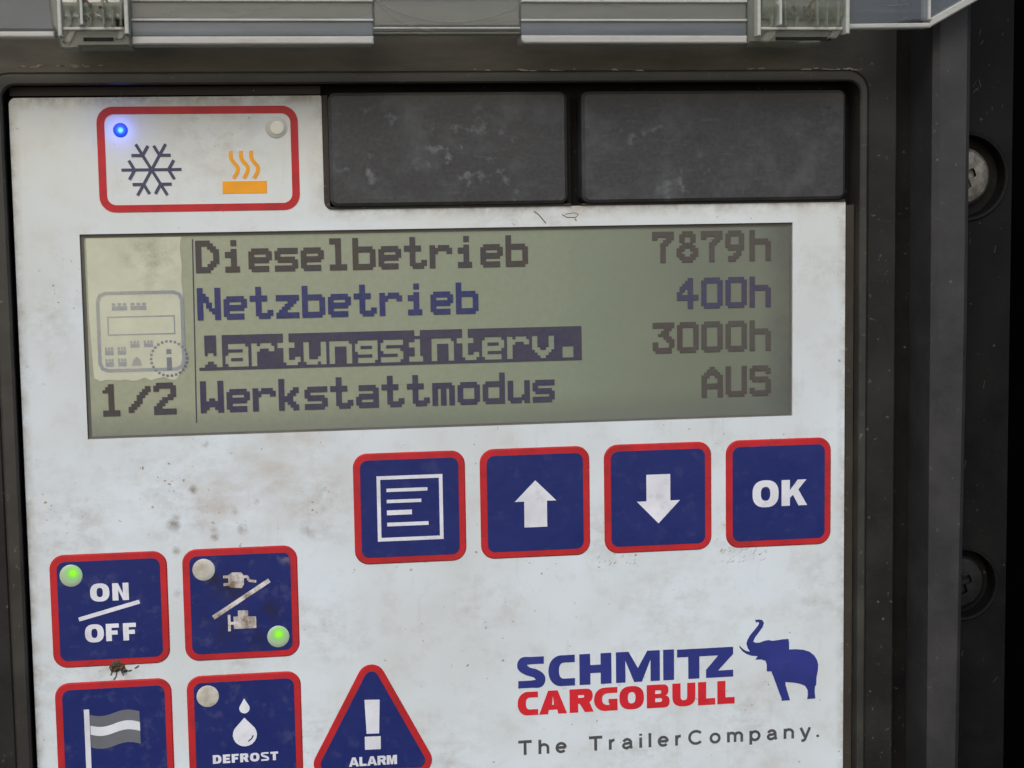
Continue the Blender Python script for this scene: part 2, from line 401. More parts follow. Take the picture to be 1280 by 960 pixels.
def spline(P, n=6):
    out = []
    for i in range(len(P) - 1):
        p0 = P[max(0, i - 1)]; p1 = P[i]; p2 = P[i + 1]; p3 = P[min(len(P) - 1, i + 2)]
        for k in range(n):
            t = k / n
            out.append(tuple(.5 * (2 * p1[j] + (p2[j] - p0[j]) * t + (2 * p0[j] - 5 * p1[j] + 4 * p2[j] - p3[j]) * t * t + (3 * p1[j] - p0[j] - 3 * p2[j] + p3[j]) * t ** 3) for j in range(len(p1))))
    out.append(tuple(P[-1])); return out

# heavy capitals, drawn as outlines in a box w x h with stems v and bars t
def sup(cx, cy, rx, ry, a0=0, a1=360, n=36, e=2.5):
    out = []
    for i in range(n + (0 if a1 - a0 == 360 else 1)):
        a = math.radians(a0 + (a1 - a0) * i / n); c, s = math.cos(a), math.sin(a)
        out.append((cx + rx * math.copysign(abs(c) ** (2 / e), c), cy + ry * math.copysign(abs(s) ** (2 / e), s)))
    return out
def glyph(ch, w, h, v, t):
    if ch == 'I': return [([(0, 0), (v, 0), (v, h), (0, h)], [])]
    if ch == 'L': return [([(0, 0), (w, 0), (w, t), (v, t), (v, h), (0, h)], [])]
    if ch == 'T': m = w / 2; return [([(m - v / 2, 0), (m + v / 2, 0), (m + v / 2, h - t), (w, h - t), (w, h), (0, h), (0, h - t), (m - v / 2, h - t)], [])]
    if ch == 'F': return [([(0, 0), (v, 0), (v, h * .36), (w * .9, h * .36), (w * .9, h * .36 + t), (v, h * .36 + t), (v, h - t), (w, h - t), (w, h), (0, h)], [])]
    if ch == 'E':
        m0, m1 = h / 2 - t * .45, h / 2 + t * .45
        return [([(0, 0), (w, 0), (w, t), (v, t), (v, m0), (w * .92, m0), (w * .92, m1), (v, m1), (v, h - t), (w, h - t), (w, h), (0, h)], [])]
    if ch == 'H': return [([(0, 0), (v, 0), (v, h / 2 - t / 2), (w - v, h / 2 - t / 2), (w - v, 0), (w, 0), (w, h), (w - v, h), (w - v, h / 2 + t / 2), (v, h / 2 + t / 2), (v, h), (0, h)], [])]
    if ch == 'N': return [([(0, 0), (v, 0), (v, h * .60), (w - v, 0), (w, 0), (w, h), (w - v, h), (w - v, h * .40), (v, h), (0, h)], [])]
    if ch == 'M': return [([(0, 0), (v, 0), (v, h * .72), (w * .5 - v * .42, 0), (w * .5 + v * .42, 0), (w - v, h * .72), (w - v, 0), (w, 0), (w, h), (w - v * 1.35, h), (w * .5, h * .45), (v * 1.35, h), (0, h)], [])]
    if ch == 'Z': return [([(0, 0), (w, 0), (w, t), (v * 1.15, t), (w, h - t), (w, h), (0, h), (0, h - t), (w - v * 1.15, h - t), (0, t)], [])]
    if ch == 'K': return [([(0, 0), (v, 0), (v, h * .3), (v + w * .12, h * .42), (w - v * 1.05, 0), (w, 0), (v + w * .33, h * .62), (w * .97, h), (w * .97 - v * 1.05, h), (v, h * .60), (v, h), (0, h)], [])]
    if ch == 'A':
        k = v * 1.0; c0, c1 = h * .18, h * .18 + t * .8
        lx = lambda y, s: s + (w * .32) * y / h
        out = [(0, 0), (k, 0), (lx(c0, k * .9), c0), (w - lx(c0, k * .9), c0), (w - k, 0), (w, 0), (w * .67, h), (w * .33, h)]
        return [(out, [[(lx(c1, k) + .02 * w, c1), (w - lx(c1, k) - .02 * w, c1), (w / 2, h * .78)]])]
    if ch == 'O': return [(sup(w / 2, h / 2, w / 2, h / 2), [sup(w / 2, h / 2, w / 2 - v, h / 2 - t)])]
    if ch == 'D':
        o = [(0, 0)] + sup(w * .45, h / 2, w * .55, h / 2, -90, 90, 16) + [(0, h)]
        i = [(v, t)] + sup(w * .45, h / 2, w * .55 - v, h / 2 - t, -90, 90, 16) + [(v, h - t)]
        return [(o, [i])]
    if ch == 'U':
        o = sup(w / 2, h * .42, w / 2, h * .42, 180, 360, 18); i = sup(w / 2, h * .42, w / 2 - v, h * .42 - t, 180, 360, 14)[::-1]
        return [(o + [(w, h), (w - v, h)] + i + [(v, h), (0, h)], [])]
    if ch in 'CG':
        yy = h / 2; P = [(w, t / 2)] + [(x, y) for x, y in sup(w * .58, yy, w * .58 - v / 2, yy - t / 2, 270, 90 if False else 450, 1)][:0]
        arc = sup(w * .58, yy, w * .58 - v / 2, yy - t / 2, 90, 270, 20, 2.3)
        path = [(w, h - t / 2)] + arc + [(w, t / 2)]
        ws = [t] + [t + (v - t) * abs(math.cos(math.radians(90 + 180 * i / 20))) for i in range(21)] + [t]
        g = [(stroke(path, ws), [])]
        if ch == 'G': g.append(([(w - v, t * .5), (w, t * .02), (w, h * .5), (w * .62, h * .5), (w * .62, h * .5 - t * .7), (w - v, h * .5 - t * .7)], []))
        return g
    if ch == 'S':
        v = min(v, .37 * w if h > 1.5 else .27 * w); t = min(t, .245 * h if h > 1.5 else .2 * h)
        P = [(w * .95, h - t / 2, t), (w * .5, h - t / 2, t), (v * .62, h * .86, (t + v) / 2 * 1.0), (v * .5, h * .70, v * .95), (w * .36, h * .55, t * 1.15), (w * .66, h * .45, t * 1.15),
             (w - v * .5, h * .30, v * .95), (w - v * .62, h * .14, (t + v) / 2), (w * .5, t / 2, t), (w * .03, t / 2, t)]
        q = spline(P, 5); return [(stroke([(a, b) for a, b, c in q], [c for a, b, c in q]), [])]
    if ch in 'BRP':
        def lobe(y0, y1, rw, dv=0):
            r = (y1 - y0) / 2; return sup(rw - r * 1.0, (y0 + y1) / 2, r * 1.0, r, -90, 90, 10)
        if ch == 'B':
            m = h * .5
            o = [(0, 0)] + lobe(0, m + .02 * h, w)[:-1] + [(w * .86, m)] + lobe(m + .0 * h, h, w * .95)[1:] + [(0, h)]
            r1 = [(v, t)] + lobe(t, m - t * .35, w - v * .9) + [(v, m - t * .35)]; r2 = [(v, m + t * .4)] + lobe(m + t * .4, h - t, w - v) + [(v, h - t)]
            return [(o, [r1, r2])]
        y0 = h * .40
        o = [(0, 0), (v, 0), (v, y0 * .92), (w * .42, y0 * .92), (w - v * 1.02, 0), (w, 0), (w * .83, y0 + .02 * h)] + lobe(y0, h, w * .97)[2:] + [(0, h)]
        i = [(v, y0 + t * .85)] + lobe(y0 + t * .85, h - t, w * .97 - v) + [(v, h - t)]
        return [(o, [i])]
def put(mb, ch, x, y, w, h, v, t, base=.0, thick=.03):
    for k, (o, hs) in enumerate(glyph(ch, w, h, v, t)):
        mb.prism([(x + a, y + b) for a, b in o], base, base + thick + .01 * k, [[(x + a, y + b) for a, b in q] for q in hs])
def word(mb, items, y, h, v, t, base=0., thick=.03):
    for ch, x0, x1 in items: put(mb, ch, x0, y, x1 - x0, h, v, t, base, thick)

# ------------------------------------------------------------------ setting
bgm = MB(); bgm.prism(rrect(-400, -300, 400, 300), -62, -60)  # black sheet: the shade of the deep recess is put into its colour
dark_backdrop = bgm.build('dark_backdrop', M_black, None); dark_backdrop['kind'] = 'structure'

# ------------------------------------------------------------------ the control unit
unit = bpy.data.objects.new('control_unit', None); C.objects.link(unit)
unit.location = W(*ROOT); unit.empty_display_size = .02
unit['label'] = 'trailer refrigeration control unit with white keypad, green display and black housing'; unit['category'] = 'control unit'

# housing, from the bottom up
MB().prism(rrect(-80, -66, 65.2, 64, 2), -59.9, -2.0, holes=[circle(58.89, 23.61, 5.3, 40), circle(59.1, -30.0, 4.5, 40), rrect(-64.0, -59, 47.0, 38.0)]).build('mounting_flange', M_flange, unit)
MB().prism(rrect(-66, -61, 50.0, 40.0), -14, -2.9).build('housing_floor', M_pit, unit)
for x, y, r in ((58.89, 23.61, 5.3), (59.1, -30.0, 4.5)):
    MB().lathe(x, y, [(r - .05, -4.2), (r - .05, -4.0), (0.01, -4.0)], 40).build('screw_recess', M_pit, unit)
    MB().lathe(x, y, [(r + .02, -2.1), (r + .05, -1.75), (r + .4, -1.7), (r + .55, -1.95), (r + .6, -2.1)], 48).build('recess_rim', M_flange, unit, True)
def screw(x, y, r, m, label):
    b = MB().lathe(x, y, [(r, -3.95), (r, -3.2), (r * .9, -2.8), (r * .62, -2.62), (r * .45, -2.58)], 40)
    # the cross slot sinks between four lands
    s = r * .16
    for a in range(4):
        u, w_ = math.cos(a * math.pi / 2 + .35), math.sin(a * math.pi / 2 + .35)
        def L(p, q): return (x + p * u - q * w_, y + p * w_ + q * u)
        b.prism([L(s, s), L(r * .48, s), L(r * .43, r * .24), L(r * .24, r * .43), L(s, r * .48)], -3.9, -2.57)
    b.prism(circle(x, y, r * .47, 24), -3.9, -3.3)
    b.build('screw', m, unit, True, label)
screw(58.89, 23.61, 3.75, M_steel, 'dirty silver cross head screw beside the upper right of the housing')
screw(59.1, -30.0, 3.55, M_blacksteel, 'blackened cross head screw beside the lower right of the housing')

# inner frame round the keypad: plate, worn lip, groove, tall rib
inner = rrect(-61.0, -60, 43.45, 35.6, 1.6)
lipo = rrect(-62.7, -61.4, 44.45, 36.85, 2.6)
MB().prism(rrect(-66.0, -62.4, 48.45, 60, .6), -2.85, 1.15, holes=[lipo], cham=.25).build('inner_frame', M_frame, unit)
MB().prism(lipo, -2.8, 1.55, holes=[inner], cham=.22).build('frame_lip', M_lip, unit)
MB().prism(rrect(48.45, -62, 51.3, 60), -4, -1.8).build('frame_groove', M_deep, unit)
rib = [(51.45, -66), (55.55, -66), (56.15, 5), (56.2, 64), (51.25, 64)]
MB().prism(rib, -3, 6, cham=.7).build('side_rib', M_rib, unit)
MB().prism([(-78, -66), (-72.5, -66), (-72.5, 64), (-78, 64)], -3, 6, cham=.7).build('side_rib', M_rib, unit)
# scuffed burrs left along the top of the frame
b = MB()
for i in range(46):
    x = random.choice((random.uniform(-60, -49), random.uniform(-6, 16), random.uniform(28, 43)))
    y = (37.75 if x < -40 else 37.1) + random.uniform(-.12, .12); l = random.uniform(.2, 1.3)
    b.prism([(x, y), (x + l, y + random.uniform(-.05, .05)), (x + l * .7, y + random.uniform(.06, .16)), (x + .1, y + .1)], 1.1, 1.2)
q = b.build('scuff_marks', M_speck, unit); q['kind'] = 'stuff'

b = MB().prism(stroke([(-9.2 + 5.6 * math.cos(math.radians(a)), 42.4 + 3.6 * math.sin(math.radians(a))) for a in range(215, 326, 8)], .13), 1.1, 1.18)
for i in range(26):
    a = random.uniform(-.4, .9); x, y = random.uniform(57.2, 64), random.choice((random.uniform(28, 42), random.uniform(-50, 20))); l = random.uniform(.2, 1.1)
    b.prism(stroke([(x, y), (x + l * math.sin(a), y + l * math.cos(a))], random.uniform(.05, .12)), -2.02, -1.95)
q = b.build('scuff_marks', M_lip, unit); q['kind'] = 'stuff'

# ------------------------------------------------------------------ keypad sheet
sheet = rounded([(-60.5, -58.6), (42.05, -58.6), (42.05, 20.6), (-23.8, 20.6), (-23.8, 34.3), (-60.4, 34.2)], [1, 1, .15, 1.0, .2, .8])
LX0, LX1, LY0, LY1 = -52.9, 35.1, -6.54, 18.1
panel = MB().prism(sheet, -.4, 0, holes=[rrect(LX0, LY0, LX1, LY1)]).build('keypad_sheet', M_white, unit)
MB().prism([(-60.3, -58.4), (41.9, -58.4), (41.9, 20.4), (-24.0, 20.4), (-24.0, 34.1), (-60.2, 34.0)], -2.8, -1.45).build('keypad_carrier', M_pit, unit)
MB().prism(sheet, -1.4, -.45, holes=[rrect(LX0 - .4, LY0 - .4, LX1 + .4, LY1 + .4)]).build('keypad_backing', M_pit, unit)
MB().prism(rrect(42.15, -59.5, 43.35, 20.2), -2.8, -.5).build('edge_gasket', M_rim, unit)
MB().prism(rrect(-60.3, 34.45, -23.9, 35.5), -2.8, -.25).build('edge_gasket', M_rim, unit)
# dirt settled on the sheet
b = MB()
def fleck(b, x, y, r, h=.0, t=.05, n=7, asp=1.):
    a0 = random.uniform(0, 6.28); P = []
    for i in range(n):
        a = 2 * math.pi * i / n; k = r * random.uniform(.45, 1.1); px, py = k * math.cos(a) * asp, k * math.sin(a)
        P.append((x + px * math.cos(a0) - py * math.sin(a0), y + px * math.sin(a0) + py * math.cos(a0)))
    b.prism(P, h - .02, h + t)
def free(x, y): return not (LX0 - .5 < x < LX1 + .5 and LY0 - .5 < y < LY1 + .5) and (y < 20 or x < -24.5)
spots = [(-43, -12.5, 4, 14), (-38, -16, 3, 8), (-25, -15, 4, 10), (-35, 31.5, 4, 6), (12, -21.3, 3, 8), (29, -21.3, 4, 12), (-57, -15, 4, 7), (14, -50, 8, 14), (0, -33, 18, 14), (30, -45, 6, 8), (-56, 10, 3, 5), (-10, -25, 12, 8)]
for cx, cy, rr, n in spots:
    for i in range(n):
        x, y = random.gauss(cx, rr * .5), random.gauss(cy, rr * .4)
        if free(x, y) and -59.5 < x < 41: fleck(b, x, y, random.choice((.06, .08, .1, .16)), 0, .03, asp=random.uniform(1, 1.9))
for i in range(60):
    x, y = random.uniform(-59.5, 41), random.uniform(-54, 33)
    if free(x, y): fleck(b, x, y, random.uniform(.05, .1), 0, .03)
q = b.build('dust_specks', M_speck, panel); q['kind'] = 'stuff'
# scratch marks above the display
b = MB()
b.prism(stroke(spline([(2.0, 20.0), (2.5, 19.6), (2.95, 19.1), (3.45, 18.5)], 4), .12), 0, .02)
b.prism(stroke([(5.5, 19.55), (6.1, 19.2), (7.1, 19.15), (7.35, 19.25)], .1), 0, .02); b.prism(stroke([(7.35, 19.3), (7.55, 19.55), (7.0, 19.75), (5.9, 19.6)], .07), 0, .025)
b.prism(stroke([(7.1, 19.0), (7.3, 18.75)], .13), 0, .02)
b.build('scratch_marks', M_dirt, panel)
b = MB()
for (x0, x1, y0, y1, n) in ((25.5, 32, -25.4, -23.6, 34), (9.5, 14.5, -25.2, -23.7, 14), (-53, -50, -35.6, -34.6, 6)):
    for i in range(n):
        x, y = random.uniform(x0, x1), random.uniform(y0, y1); l = random.uniform(.15, .5)
        b.prism(stroke([(x, y), (x + l * .8, y + l * .7)], random.uniform(.04, .08)), 0, .015)
q = b.build('rub_marks', M_speck, panel); q['kind'] = 'stuff'

# ------------------------------------------------------------------ display
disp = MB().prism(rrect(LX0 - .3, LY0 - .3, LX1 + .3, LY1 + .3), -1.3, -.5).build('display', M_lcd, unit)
b = MB(); b.prism(rrect(LX0 - .1, LY0, LX0 + .45, LY1), -.5, -.44).prism(rrect(LX0 + .45, LY1 - .42, LX1, LY1), -.5, -.44)
b.prism(rrect(LX1 - .32, LY0, LX1, LY1 - .42), -.5, -.44).prism(rrect(LX0 + .45, LY0, LX1 - .32, LY0 + .28), -.5, -.44)
b.build('display_edge', M_lcdframe, disp)
PX, PY = .350, .354
FONT = {
'D': "#####.../######../##..###./##...###/##....##/##....##/##....##/##...###/##..###./######../#####...",
'i': "...##.../...##.../......../...##.../.####.../.####.../...##.../...##.../...##.../.#####../.#####..",
'e': "......../......../......../.######./########/##....##/########/#######./##....../#######./.######.",
's': "......../......../......../.#######/########/##....../#######./.#######/......##/########/#######.",
'l': ".####.../.####.../...##.../...##.../...##.../...##.../...##.../...##.../...##.../.######./.######.",
'b': "##....../##....../##....../#######./########/##....##/##....##/##....##/##....##/########/#######.",
't': "..##..../..##..../..##..../######../######../..##..../..##..../..##..../..##..##/..######/...####.",
'r': "......../......../......../##.####./########/###...##/##....../##....../##....../##....../##......",
'N': "##....##/##....##/###...##/####..##/####..##/##.##.##/##.##.##/##..####/##...###/##....##/##....##",
'z': "......../......../......../########/########/....###./...###../..###.../.###..../########/########",
'W': "##....##/##....##/##....##/##....##/##....##/##....##/##.##.##/########/########/###..###/##....##",
'a': "......../......../......../.######./.#######/......##/.#######/########/##....##/########/.#######",
'u': "......../......../......../##....##/##....##/##....##/##....##/##....##/##...###/########/.####.##",
'n': "......../......../......../#######./########/##....##/##....##/##....##/##....##/##....##/##....##",
'g': "......../......../......../.#######/########/##....##/########/.#######/......##/.#######/.######.",
'v': "......../......../......../##....##/##....##/##....##/##....##/###..###/.######./..####../...##...",
'.': "......../......../......../......../......../......../......../..####../..####../..####../..####..",
'k': "##....../##....../##....../##...##./##..###./##.###../#####.../#####.../##.###../##..###./##...##.",
'm': "......../......../......../#######./########/##.##.##/##.##.##/##.##.##/##.##.##/##.##.##/##.##.##",
'o': "......../......../......../.######./########/##....##/##....##/##....##/##....##/########/.######.",
'd': "......##/......##/......##/.#######/########/##....##/##....##/##....##/##....##/########/.#######",
'h': "##....../##....../##....../#######./########/##....##/##....##/##....##/##....##/##....##/##....##",
'7': "########/########/##...###/....###./...###../...##.../...##.../...##.../...##.../...##.../...##...",
'8': "..####../.######./.##..##./.##..##./..####../.######./###..###/##....##/###..###/.######./..####..",
'9': ".#####../#######./##...##./##...##./##...##./#######./.######./....##../...###../.####.../.###....",
'4': "....##../...###../..####../.#####../.##.##../##..##../########/########/....##../....##../....##..",
'0': ".######./########/##....##/##....##/##....##/##....##/##....##/##....##/##....##/########/.######.",
'3': "########/########/....###./...###../..####../....###./.....###/##....##/##....##/#######./.######.",
'A': "...##.../..####../.######./###..###/##....##/##....##/########/########/##....##/##....##/##....##",
'U': "##....##/##....##/##....##/##....##/##....##/##....##/##....##/##....##/##....##/########/.######.",
'S': ".######./########/##....##/##....../#######./.#######/......##/......##/##....##/########/.######.",
'1': "..##..../.###..../####..../..##..../..##..../..##..../..##..../..##..../..##..../######../######..",
'/': "......../......##/.....###/....###./...###../...##.../..###.../.###..../###...../##....../........",
'2': ".######./########/##....##/......##/.....###/...####./..###.../.###..../###...../########/########"}
def rows(text):
    R = [''] * 11
    for c in text:
        g = FONT[c].split('/')
        for i in range(11): R[i] += g[i][:8] + '.'
    return R
def pixels(R, x, ybase, name, mat, px=PX, py=PY, h=-.40, label=None):
    """R: rows of # and . ; ybase is the bottom of the last row"""
    b = MB(); n = len(R)
    for k, r in enumerate(R):
        i = 0
        while i < len(r):
            if r[i] == '#':
                j = i
                while j < len(r) and r[j] == '#': j += 1
                y = ybase + (n - 1 - k) * py; B = len(b.v)
                b.v += [(x + i * px, y, h), (x + j * px, y, h), (x + j * px, y + py, h), (x + i * px, y + py, h)]
                b.f.append((B, B + 1, B + 2, B + 3)); i = j
            else: i += 1
    return b.build(name, mat, disp, label=label)
for t, y, m in (('Dieselbetrieb', 13.22, M_inkbrown), ('Netzbetrieb', 7.5, M_inkblue), ('Werkstattmodus', -3.82, M_inkviolet)):
    pixels(rows(t), -39.4, y, 'text_line', m)
inv = rows('Wartungsinterv.'); inv.append('.' * len(inv[0]))
inv = [''.join('.' if c == '#' else '#' for c in r) for r in inv]
pixels([r for r in inv], -39.4, 1.38, 'text_line', M_inkviolet, label='highlighted menu line in reversed lettering')
for t, y, m in (('7879h', 13.32, M_inkright), ('400h', 7.45, lcd_ink('display segment slate', (66, 68, 100), (74, 68, 88), 9)), ('3000h', 1.9, M_inkright), ('AUS', -3.88, M_inkright)):
    pixels(rows(t), 32.38 - (len(t) * 9 - 1) * PX, y, 'text_value', m)
pixels([r for r in rows('1/2')], -51.0, -3.85, 'page_number', M_inkbrown, px=.335)
b = MB(); b.prism([(-40.02, -5.0), (-39.88, -5.0), (-39.62, 17.3), (-39.76, 17.3)], -.5, -.455); b.build('divider_line', M_inkviolet, disp)
# little drawing of the unit itself, in pale segments
b = MB(); gx0, gx1, gy0, gy1 = -51.35, -41.0, 1.45, 11.2
b.prism(rounded([(gx0, gy0), (gx1, gy0), (gx1, gy1), (gx0, gy1)], 1.1, 2), -.5, -.42, holes=[rounded([(gx0 + .42, gy0 + .42), (gx1 - .42, gy0 + .42), (gx1 - .42, gy1 - .42), (gx0 + .42, gy1 - .42)], .8, 2)])
b.prism(rrect(-50.1, 5.9, -42.1, 8.2), -.5, -.42, holes=[rrect(-49.95, 6.05, -42.25, 8.05)])
for x0, x1, y0, y1 in ((-49.5, -47.7, 8.9, 9.8), (-47.3, -45.4, 8.9, 9.8), (-50.5, -49.5, 3.55, 4.5), (-49.0, -48.0, 3.55, 4.5), (-47.5, -46.4, 4.4, 5.2), (-45.9, -44.8, 4.4, 5.2), (-50.5, -49.5, 2.15, 3.1), (-49.0, -48.0, 2.15, 3.1)):
    b.prism(rrect(x0, y0, x1, y0 + (y1 - y0) * .58), -.5, -.42)
    for u in (.0, .38, .72): b.prism(rrect(x0 + (x1 - x0) * u, y0 + (y1 - y0) * .64, x0 + (x1 - x0) * (u + .24), y1), -.5, -.42)
b.prism([(-47.4, 2.2), (-46.2, 2.2), (-46.4, 2.9), (-46.8, 3.3), (-47.2, 2.9)], -.5, -.42)
b.build('menu_pictogram', M_ghost, disp)
b = MB()
for i in range(26):
    a = 2 * math.pi * i / 26; x, y = -42.95 + 2.15 * math.cos(a), 2.95 + 2.1 * math.sin(a)
    b.prism(rrect(x - .15, y - .15, x + .15, y + .15), -.5, -.415)
b.prism(rrect(-43.25, 1.5, -42.65, 3.1), -.5, -.415).prism(rrect(-43.25, 3.5, -42.65, 4.1), -.5, -.415)
b.build('info_pictogram', lcd_ink('display segment bluish', (138, 142, 150), (92, 100, 128), 5), disp)
# pale translucent film over the left of the display
film = [(-52.2, 17.6)] + [(-41.1 + random.uniform(-.12, .12), 17.6 - i * 1.1) for i in range(13)] + [(-41.0, 3.0), (-41.4, 1.6)] + [(-42.2 - i * .75, .55 + random.uniform(-.25, .25)) for i in range(13)] + [(-51.9, .8), (-52.2, 8)]
MB().prism(film, -.44, -.43).build('pale_film', M_film, disp)
MB().prism(rrect(LX0 + .01, LY0 + .01, LX1 - .01, LY1 - .01), -.27, -.05).build('display_window', M_pane, disp)

# ------------------------------------------------------------------ blanking caps over the two spare slots
def capblock(x0, x1, label):
    c = MB().prism(rrect(x0, 20.95, x1, 34.55, .9), -2.8, .95, cham=.38).build('blanking_cap', M_cap, unit, label=label)
    return c
capblock(-23.05, 6.1, 'left charcoal blanking cap next to the cooling and heating indicator')
capblock(7.95, 41.75, 'right charcoal blanking cap in the top right corner of the keypad')
b = MB(); b.prism(rounded([(-23.75, 20.65), (6.6, 20.65), (6.6, 20.9), (-23.1, 20.9), (-23.1, 34.3), (-23.75, 34.3)], [.9, 0, 0, .3, 0, 0]), -2.8, .25)
b.prism(rrect(8.0, 20.65, 41.9, 20.9), -2.8, .2)
b.build('cap_gasket', M_rim, unit)
MB().prism(rrect(6.25, 21.0, 6.75, 34.3), -2.8, -.6).build('cap_gasket', M_pit, unit)

# ------------------------------------------------------------------ keys
def led_window(cx, cy, parent, mat, r=1.36, base=.2, label=None):
    return MB().lathe(cx, cy, [(r, base - .05), (r, base + .03), (r * .95, base + .07), (r * .6, base + .10), (r * .25, base + .11), (0.005, base + .11)], 36).build('led_window', mat, parent, True, label)
M_lens = ink('clouded led lens', (192, 190, 182), (150, 135, 115), .6, .4, seed=4, thr=.45)
def key(cx, cy, s, label):
    r = MB().prism(rrect(cx - s / 2, cy - s / 2, cx + s / 2, cy + s / 2, 1.75, 8), -.02, .18, cham=.16).build('key', M_red, unit, label=label)
    i = s / 2 - .86
    MB().prism(rrect(cx - i, cy - i, cx + i, cy + i, .95, 6), .12, .215, cham=.03).build('key_face', M_blue, r)
    return r
H0, H1 = .19, .245
KX = (-21.16 + 7, -5.37 + 7, 10.43 + 7, 26.27 + 7); KY = -9.43 - 7
k1 = key(KX[0], KY, 13.95, 'square blue key with a white page of lines symbol')
x, y = KX[0], KY
b = MB().prism(rrect(x - 4.1, y - 4.1, x + 4.1, y + 4.1), H0, H1, holes=[rrect(x - 3.65, y - 3.65, x + 3.65, y + 3.65)])
for yy, x1, t in ((2.3, 2.2, .42), (.9, 1.4, .42), (-.52, .2, .6), (-2.0, 2.25, .46)): b.prism(rrect(x - 2.9, y + yy - t / 2, x + x1, y + yy + t / 2), H0, H1)
b.build('key_symbol', M_print, k1)
k2 = key(KX[1], KY, 13.95, 'square blue key with a white arrow pointing up')
x = KX[1]; MB().prism([(x - 1.45, y - 3.1), (x + 1.45, y - 3.1), (x + 1.45, y + .2), (x + 2.65, y + .2), (x, y + 2.85), (x - 2.65, y + .2), (x - 1.45, y + .2)], H0, H1).build('key_symbol', M_print, k2)
k3 = key(KX[2], KY, 13.95, 'square blue key with a white arrow pointing down')
x = KX[2]; MB().prism([(x - 1.55, y + 3.0), (x + 1.55, y + 3.0), (x + 1.55, y - .4), (x + 2.8, y - .4), (x, y - 3.3), (x - 2.8, y - .4), (x - 1.55, y - .4)], H0, H1).build('key_symbol', M_print, k3)
k4 = key(KX[3], KY, 13.95, 'square blue key lettered OK at the right end of the row')
x = KX[3]; b = MB(); put(b, 'O', x - 3.5, y - 1.8, 3.45, 3.5, 1.1, .85, H0, .04); put(b, 'K', x + .35, y - 1.72, 3.4, 3.35, 1.1, .85, H0, .04); b.build('key_lettering', M_print, k4)
AX, AY = -58.08 + 7.02, -20.5 - 7.02; BX = -42.27 + 7.02; CY = -36.38 - 7.02
k5 = key(AX, AY, 14.0, 'square blue key lettered ON OFF with a lit green lamp')
b = MB(); put(b, 'O', AX - 2.3, AY + 1.08, 2.3, 2.25, .78, .55, H0, .04); put(b, 'N', AX + .35, AY + 1.12, 1.95, 2.15, .7, .5, H0, .04)
put(b, 'O', AX - 3.1, AY - 3.95, 2.25, 2.25, .76, .55, H0, .04); put(b, 'F', AX - .6, AY - 3.88, 1.55, 2.15, .68, .52, H0, .04); put(b, 'F', AX + 1.45, AY - 3.9, 1.55, 2.15, .68, .52, H0, .04)
b.prism(stroke([(AX - 3.75, AY - 1.02), (AX + 3.55, AY + .85)], .5), H0, H1 + .005); b.build('key_lettering', M_print, k5)
GRN = dict(core=(.36, 1.0, .0, 1), rim=(.10, .55, .03, 1), lens=srgb(172, 196, 164))
led_window(AX - 4.46, AY + 4.44, k5, led('green led', AX - 4.2, AY + 4.75, .35, GRN['core'], GRN['rim'], GRN['lens'], 1.05, .95, 1.35, (.06, .35, .0, 1)), label='lit green lamp')
k6 = key(BX, AY, 14.0, 'square blue key with worn plug and motor symbols, lit green lamp lower right')
led_window(BX - 4.43, AY + 4.44, k6, M_lens, label='unlit clouded lamp')
led_window(BX + 4.39, AY - 4.37, k6, led('green led', BX + 4.45, AY - 4.05, .35, GRN['core'], GRN['rim'], GRN['lens'], 1.05, .95, 1.35, (.06, .35, .0, 1)), label='lit green lamp')
b = MB(); X, Y = BX, AY
b.prism(stroke([(X - 3.45, Y - 1.6), (X + 3.5, Y + 2.75)], .55), H0, H1)
b.prism([(X - 1.15, Y + 2.05), (X + .1, Y + 1.95), (X + .4, Y + 2.4), (X + .4, Y + 3.5), (X + .1, Y + 3.9), (X - 1.0, Y + 3.95), (X - 1.5, Y + 3.6), (X - 1.5, Y + 2.3)], H0, H1 + .01)
b.prism(rrect(X - 2.1, Y + 3.25, X - 1.4, Y + 3.6), H0, H1).prism(rrect(X - 2.1, Y + 2.3, X - 1.4, Y + 2.65), H0, H1)
b.prism(stroke(spline([(X + .35, Y + 3.3), (X + .8, Y + 3.35), (X + 1.05, Y + 2.85), (X + 1.9, Y + 2.7)], 4), .32), H0, H1)
b.prism([(X - 1.0, Y - 3.15), (X + 1.75, Y - 3.15), (X + 1.75, Y - 1.7), (X + .78, Y - 1.65), (X + .78, Y - .9), (X - .46, Y - .85), (X - .46, Y - 1.6), (X - 1.0, Y - 1.6)], H0, H1 + .01)
b.prism(rrect(X - 1.7, Y - 3.4, X - 1.38, Y - 1.35), H0, H1).prism(rrect(X - 1.38, Y - 2.6, X - 1.0, Y - 2.25), H0, H1)
b.build('key_symbol', M_worn, k6)
k7 = key(AX, CY, 14.0, 'square blue key with a white and grey flag symbol')
MB().prism(rrect(AX - 3.62, CY - 4.2, AX - 2.98, CY + 3.6), H0, H1).build('flag_pole_symbol', M_print, k7)
def wave(y0, n=12): return [(AX - 2.92 + 5.95 * i / n, CY + y0 - .33 * math.sin(2 * math.pi * i / n * .95 + .25) * (1 if 1 else 0) - .1) for i in range(n + 1)]
MB().prism(wave(.62)[::1] + wave(1.75)[::-1], H0, H1).build('flag_symbol', M_print, k7)
b = MB(); b.prism(wave(1.76) + wave(3.1)[::-1], H0, H1); b.prism(wave(-1.0) + wave(.61)[::-1], H0, H1); b.build('flag_symbol', M_greyflag, k7)
k8 = key(BX, CY, 14.0, 'square blue key lettered DEFROST with two white drops')
led_window(BX - 4.46, CY + 4.42, k8, M_lens, label='unlit pale lamp')
